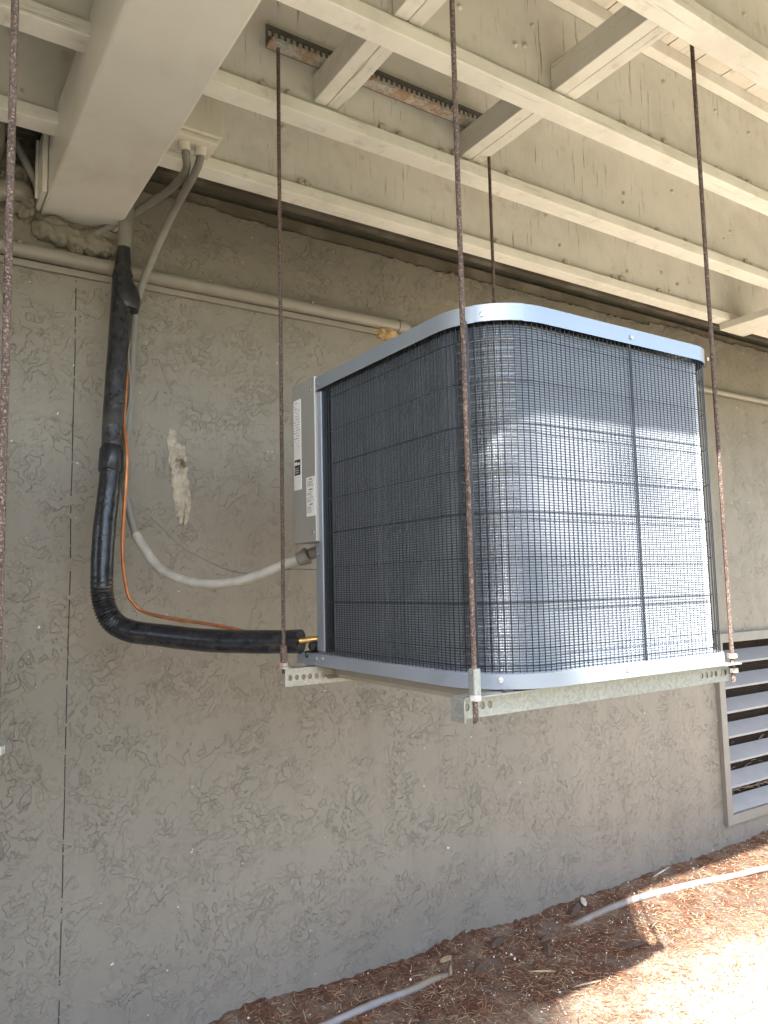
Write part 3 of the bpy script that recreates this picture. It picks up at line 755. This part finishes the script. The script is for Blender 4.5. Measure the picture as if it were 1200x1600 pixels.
for k in range(8):
    q = math.pi*k/4; mb.tube([(1.288, 1.45, ZT+.028), (1.288+.3*math.cos(q), 1.45+.3*math.sin(q), ZT+.006)], .0025, 5)
mb.build('fan_grille', M['guard'], unit)
MB().sweep(full, [(.006, ZB), (.009, ZB+.001), (.008, ZB+.028), (.005, ZB+.030), (-.03, ZB+.030), (-.03, ZB+.002)], closed=True).build('bottom_rim', M['rim'], unit, smooth=True)
# base pan, slightly inset and dropping below the rim between the angles
mb = MB(); inn = [(x-nx_*.045, y-ny_*.03) for x, y, nx_, ny_ in full]
inn = [(x, min(max(y, 1.122), 1.735)) for x, y in inn]
ctr = Vector((1.288, 1.43, 0)); rings = []
for (k, z) in ((1, ZB+.004), (.995, -.222), (.97, -.232)): rings.append([(ctr.x+(x-ctr.x)*k, ctr.y+(y-ctr.y)*k, z) for x, y in inn])
n_ = len(inn); mb.add(sum(rings, []), [(q*n_+i, q*n_+(i+1) % n_, (q+1)*n_+(i+1) % n_, (q+1)*n_+i) for q in range(2) for i in range(n_)] + [tuple(2*n_+i for i in range(n_))])
mb.build('base_pan', M['pan'], unit, smooth=False)
# dark liner
liner = upath(step=.02)
MB().sweep(liner, [(-.0355, ZB+.03), (-.0355, ZT-.03)], pclosed=False).build('inner_liner', M['core'], unit)
# coil fins: upright plates square to the outline
cp = []
for (x, y, nx_, ny_) in upath(step=.0031, back=1.675):
    if y > UY0+.03 and x > 1.5: break
    if x > 1.603: break
    cp.append((x, y, nx_, ny_))
mb = MB()
for (x, y, nx_, ny_) in cp:
    j = rnd.uniform(-.0006, .0006); tx, ty = -ny_, nx_
    o1, o2 = .013+rnd.uniform(0, .0008), .034; lean = rnd.uniform(-.0006, .0006)
    mb.add([(x-nx_*o1+tx*j, y-ny_*o1+ty*j, ZB+.031), (x-nx_*o2+tx*(j+lean-.011), y-ny_*o2+ty*(j+lean-.011), ZB+.031), (x-nx_*o2+tx*(j+lean-.011), y-ny_*o2+ty*(j+lean-.011), ZT-.036), (x-nx_*o1+tx*j, y-ny_*o1+ty*j, ZT-.036)], [(0, 1, 2, 3)])
    lx, ly, wv = x-nx_*(o1-.0002), y-ny_*(o1-.0002), (.0013 if nx_ < -.97 else .0006)  # front lips made wider on the left face to brighten it
    mb.add([(lx+tx*j, ly+ty*j, ZB+.031), (lx+tx*(j+wv), ly+ty*(j+wv), ZB+.031), (lx+tx*(j+wv), ly+ty*(j+wv), ZT-.036), (lx+tx*j, ly+ty*j, ZT-.036)], [(0, 1, 2, 3)])
mb.build('coil_fins', M['fin'], unit)
mb = MB(); z = ZB+.045; tp_ = [q for q in cp[::3] if q[2] < -.35 and q[3] < -.25]
while z < ZT-.05:
    mb.sweep(tp_, [(-.0125, z), (-.0118, z+.0006), (-.0125, z+.0012), (-.026, z+.0012), (-.026, z)]); z += .0176
mb.build('coil_tubes', M['tube'], unit)
# wire guard
gp = upath(step=.0125, back=1.69)
mb = MB()
for i, (x, y, nx_, ny_) in enumerate(gp):
    mb.tube([(x, y, ZB+.029), (x, y, ZT-.012)], .0009, 5, cap=False)
hz = [.480, .395, .309, .2225, .136, .0495, -.037, -.1235]
fp = upath(step=.02, back=1.69)
for z in hz: mb.tube([(x-nx_*.0022, y-ny_*.0022, z) for x, y, nx_, ny_ in fp], .0012, 5, cap=False)
mb.tube([(x-nx_*.0022, y-ny_*.0022, ZB+.042) for x, y, nx_, ny_ in fp], .0012, 5, cap=False)
mb.build('wire_guard', M['guard'], unit)
for (x, y, r) in ((.9285+.012, 1.128, .0022), (1.335, 1.0525, .0020)):
    mb = MB(); mb.tube([(x, y, ZB+.029), (x, y, ZT-.03)], r, 8); mb.build('guard_bar', M['guard'], unit)
# left rear post, dark gasket, control box
MB().box(UX0-.001, UX0+.03, 1.704, 1.722, ZB+.036, ZT-.040).build('corner_post', M['rim'], unit, bevel=.0015)
MB().box(UX0+.003, UX0+.03, 1.688, 1.7035, ZB+.036, ZT-.040).build('gasket', M['guard'], unit)
MB().box(UX0+.004, UX0+.03, 1.7225, 1.750, ZB+.036, .117).build('side_panel', M['rim'], unit, bevel=.001)
MB().box(UX0+.16, UX1-.02, 1.80, UY1-.012, ZB+.036, ZT-.036).build('rear_panel', M['case'], unit)
cb = MB().box(UX0-.0095, UX0+.15, 1.7225, UY1+.008, .118, ZT+.004).build('control_box', M['case'], unit, bevel=.002)
def label(y0, y1, z0, z1, name, lines, black=None):
    xs0 = UX0-.0107
    lb = MB().box(xs0, xs0+.001, y0, y1, z0, z1).build(name, M['label'], cb)
    mb = MB()
    for (z, h, segs) in lines:
        for (a, b) in segs: mb.box(xs0-.0004, xs0-.0001, y1-(y1-y0)*b, y1-(y1-y0)*a, z-h/2, z+h/2)
    mb.build('print', M['ink'], lb)
    if black:
        mb = MB(); z0b, z1b = black; mb.box(xs0-.0006, xs0-.0001, y0+(y1-y0)*.10, y1-(y1-y0)*.12, z0b, z1b); mb.build('black_panel', M['inkb'], lb)
        mb = MB(); hh = z1b-z0b
        mb.box(xs0-.0010, xs0-.0007, y1-(y1-y0)*.50, y1-(y1-y0)*.18, z1b-hh*.36, z1b-hh*.14)
        mb.box(xs0-.0010, xs0-.0007, y1-(y1-y0)*.84, y1-(y1-y0)*.55, z1b-hh*.36, z1b-hh*.20)
        for k in range(3): mb.box(xs0-.0010, xs0-.0007, y1-(y1-y0)*(.62+.1*rnd.random()), y1-(y1-y0)*.18, z1b-hh*(.55+.14*k)-.001, z1b-hh*(.55+.14*k)+.0004)
        mb.build('panel_print', M['label'], lb)
    return lb
def words(z0, z1, step, h, a=.08, b=.92, fill=.8):
    out = []; z = z1
    while z > z0:
        segs = []; x = a; end = a+(b-a)*rnd.uniform(.55, 1)
        while x < end:
            L = rnd.uniform(.05, .2)
            if rnd.random() < fill: segs.append((x, min(x+L, b)))
            x += L+.03
        out.append((z, h, segs)); z -= step
    return out
label(1.800, 1.843, .262, .508, 'rating_label', words(.375, .50, .0075, .0016, fill=.6)+words(.268, .295, .008, .0012, .1, .6, .3), (.302, .344))
label(1.7245, 1.772, .185, .288, 'warning_label', [(.282, .003, [(.35, .7)])]+words(.262, .276, .0036, .0012, .12, .95, .9)+[(.255, .0032, [(.3, .75)])]+words(.222, .249, .0036, .0012, .1, .95, .9)+[(.216, .0032, [(.35, .75)])]+words(.195, .210, .0036, .0012, .1, .7, .9))
def screw(x, y, z, nx_, ny_, r=.0048, par=None):
    mb = MB(); mb.tube([(x, y, z), (x+nx_*.003, y+ny_*.003, z), (x+nx_*.0036, y+ny_*.0036, z)], [r, r, r*.6], 10); mb.build('screw', M['screw'], par or unit, smooth=True)
screw(UX0-.007, 1.71, ZT-.022, -1, 0); screw(UX0-.0095, 1.745, ZT-.030, -1, 0)
screw(UX0-.0095, 1.737, .142, -1, 0); screw(UX0+.003, 1.737, .085, -1, 0, .004)
screw(UX0-.008, 1.700, ZB+.020, -1, 0); screw(UX0-.008, 1.733, ZB+.018, -1, 0)
q = math.radians(222); cx_, cy_ = UX0+RL, UY0+RL
screw(cx_+(RL+.007)*math.cos(q), cy_+(RL+.007)*math.sin(q), ZT-.022, math.cos(q), math.sin(q))
q = math.radians(226); screw(cx_+(RL+.009)*math.cos(q), cy_+(RL+.009)*math.sin(q), ZB+.018, math.cos(q), math.sin(q))
screw(1.337, UY0-.007, ZT-.021, 0, -1); screw(1.265, UY0-.008, ZB+.018, 0, -1)
screw(1.634, UY0+.008, ZT-.022, .5, -.8)
mb = MB(); mb.tube([(UX0+.02, 1.765, -.150), (UX0-.006, 1.765, -.150), (UX0-.01, 1.765, -.150)], [.012, .012, .008], 12); mb.build('valve_cap', M['tape'], unit, smooth=True)
mb = MB(); mb.tube([(UX0+.02, 1.775, -.170), (UX0-.012, 1.785, -.172)], .009, 12); mb.build('valve_cap', M['tape'], unit, smooth=True)
MB().box(UX0-.012, UX0+.06, 1.735, 1.80, ZB+.002, ZB+.006).build('foot_tab', M['rim'], unit)

# ------------------------------------------------------------ neighbour unit, hung on the rod at the left edge (outside the frame)
u2 = copy_tree(unit); u2.location.x -= 1.62; u2['label'] = 'neighbouring condenser unit just outside the left edge of the photo'

# ------------------------------------------------------------ ground pipe and loose pieces
def gz(x, y, h): return (x, y, gh(x, y)+h)
tubeobj('ground_hose', [gz(.9,2.285,.008),gz(1.223,2.297,.010),gz(1.404,2.296,.010),gz(1.572,2.311,.007),gz(1.70,2.33,.002),gz(1.85,2.345,-.03)], .0125, M['gpipe'], 'short grey hose length half buried in mulch at the bottom edge', 'hose', group=None)
tubeobj('ground_hose', [gz(2.36,2.36,-.03),gz(2.46,2.352,.0),gz(2.636,2.348,.008),gz(2.855,2.350,.012),gz(3.040,2.325,.012),gz(3.221,2.285,.012),gz(3.415,2.248,.012),gz(3.603,2.200,.012),gz(3.9,2.10,.012),gz(4.6,1.85,.012)], .0145, M['gpipe'], 'long pale hose curving over the sunlit soil at the lower right', 'hose')
for a in [(2.52, 2.43, .13, .045, .5, 'dark curled bark slab by the wall above the half buried hose end'),
          (2.05, 2.40, .10, .045, .3, 'dark bark chip against the wall left of the curled slab'),
          (2.45, 2.08, .12, .045, -.5, 'dark bark chip at the pointed corner of the shadow'),
          (1.87, 2.29, .06, .035, .2, 'small round dark bark chip near the buried end of the short hose'),
          (2.16, 2.23, .08, .03, .9, 'flat dark bark chip in the middle of the shaded mulch'),
          (2.22, 2.30, .07, .03, .1, 'narrow dark bark chip behind the flat one in the shade'),
          (1.50, 2.12, .07, .03, 1.2, 'dark bark chip near the bottom edge of the photo')]:
    bark_piece(*a)
bark_piece(2.60, 2.45, .055, .022, 1.0, 'small pale dry leaf lying on the curled bark slab', M['paleleaf'], 'dry_leaf', 'leaf', .3, .004)
bark_piece(1.80, 2.40, .06, .03, .2, 'tan dry leaf at the wall foot above the short hose', M['leaf'], 'dry_leaf', 'leaf', .1, .003)
bark_piece(3.14, 2.465, .16, .008, .05, 'pale thin twig resting against the wall foot', M['paleleaf'], 'twig', 'twig', .12, .004)
bark_piece(2.02, 2.12, .10, .009, -.7, 'pale splinter lying in the shaded mulch', M['leaf'], 'wood_splinter', 'splinter', .05, .004)
bark_piece(1.77, 2.335, .07, .008, .9, 'short pale splinter beside the short hose', M['leaf'], 'wood_splinter', 'splinter', .05, .004)
bark_piece(2.1, 1.98, .11, .008, -.3, 'brown splinter at the sunlit shadow border', M['leaf'], 'wood_splinter', 'splinter', .05, .004)

# ------------------------------------------------------------ tree behind the viewer whose crown shades the lower left of the unit
tree = thing('shade_tree', (-7.40, -5.6, GZ), 'leafy tree standing behind the viewer, outside the photo', 'tree')
mb = MB(); T0 = Vector((-7.40, -5.6, GZ)); CC = Vector((-6.65, -5.35, 8.4))
mb.tube(spline([T0, T0+Vector((.1, 0, 2)), T0+Vector((.05, .1, 4.5)), T0+Vector((.3, .2, 7)), CC], 5), [.24-.0085*i for i in range(21)], 10)
cl = []
for i in range(46):
    d = Vector((rnd.gauss(0, 1), rnd.gauss(0, 1), rnd.gauss(0, 1))).normalized()*rnd.uniform(.45, 1)
    cl.append(CC+Vector((d.x*1.55, d.y*1.35, d.z*2.2)))
for c in cl[::3]:
    a = T0+Vector((.15, .1, rnd.uniform(4.5, 8))); mb.tube([a, (a+c)/2+Vector((0, 0, .2)), c], [.06, .035, .012], 6)
mb.build('trunk', M['bark'], tree, smooth=True)
mb = MB()
for c in cl:
    for k in range(420):
        p = c+Vector((rnd.gauss(0, .24), rnd.gauss(0, .24), rnd.gauss(0, .22)))
        u = Vector((rnd.gauss(0, 1), rnd.gauss(0, 1), rnd.gauss(0, 1))).normalized(); v_ = u.cross(Vector((rnd.random(), rnd.random(), rnd.random()))).normalized(); s_ = rnd.uniform(.06, .10)
        mb.add([p-u*s_, p+v_*s_*.45, p+u*s_, p-v_*s_*.45], [(0, 1, 2, 3)])
M['foliage'] = simple('green_leaves', (.06, .10, .03), (.09, .13, .045), 6, .5)
o = mb.build('crown', M['foliage'], tree)

# unseen grass and leafy screen added to dim far bounce and low sky
tag(MB().add([(-60, -90, GZ+.004), (80, -90, GZ+.004), (80, -1.0, GZ+.004), (-60, -1.0, GZ+.004)], [(0, 1, 2, 3)]).build('added_lawn', M['added_lawn']), None, None, kind='structure')
hd = MB()
for k in range(26000):
    x = rnd.uniform(-13, 15); z = rnd.uniform(0, 2.3); y = -6.4+.5*rnd.random()+.25*noise.noise(Vector((x, z, 0)))
    p = Vector((x, y, GZ+z+.15*noise.noise(Vector((x*1.5, 0, 0)))))
    u = Vector((rnd.gauss(0, 1), rnd.gauss(0, 1), rnd.gauss(0, 1))).normalized(); v_ = u.cross(Vector((rnd.random(), rnd.random(), rnd.random()))).normalized(); s_ = rnd.uniform(.05, .09)
    hd.add([p-u*s_, p+v_*s_*.5, p+u*s_, p-v_*s_*.5], [(0, 1, 2, 3)])
added_hedge = thing('added_hedge', (1, -6.2, GZ), 'added clipped green screen of leaves, unseen behind the viewer, cutting low light', 'added_hedge')
hd.build('foliage', M['foliage'], added_hedge)
mb = MB()
for k in range(28): mb.tube([(-12.5+k, -6.2, GZ), (-12.4+k, -6.2, GZ+2.0)], [.03, .012], 6)
mb.build('stems', M['bark'], added_hedge)

# unseen wall added at left; it keeps the sun off the ground there
wg = MB().box(-3.5, -3.3, -7.0, 2.49, GZ-.2, .45)
tag(wg.build('added_wall', M['stucco'], origin=(-3.4, -2, GZ)), 'added stucco wall, unseen beyond the left edge, shading the ground there', 'wall')

# overlapped joint of the top rim, and litter caught on the front angle
seam = [q for q in full if q[2] < -.3 and q[3] < -.55 and q[0] < 1.05]
MB().sweep(seam, [(.0068, ZT-.0355), (.0082, ZT-.0355), (.0090, ZT-.002), (.0075, ZT-.001)]).build('rim_joint', M['rim'], unit, smooth=True)
mb = MB()
for i in range(150):
    x = rnd.uniform(.95, 1.60); y = rnd.uniform(1.068, 1.10); L = rnd.uniform(.008, .035); a = rnd.gauss(0, .5); z = -.1995+rnd.uniform(0, .0015)
    mb.tube([(x, y, z), (x+L*math.cos(a)*.5, y+L*math.sin(a)*.3, z+.0012), (x+L*math.cos(a), min(y+L*math.sin(a)*.6, 1.104), z)], rnd.uniform(.0006, .0014), 4)
tag(mb.build('needle_litter', M['bark'], origin=(1.25, 1.08, -.2)), 'dry brown needles caught on the front steel angle under the unit', 'litter', kind='stuff')
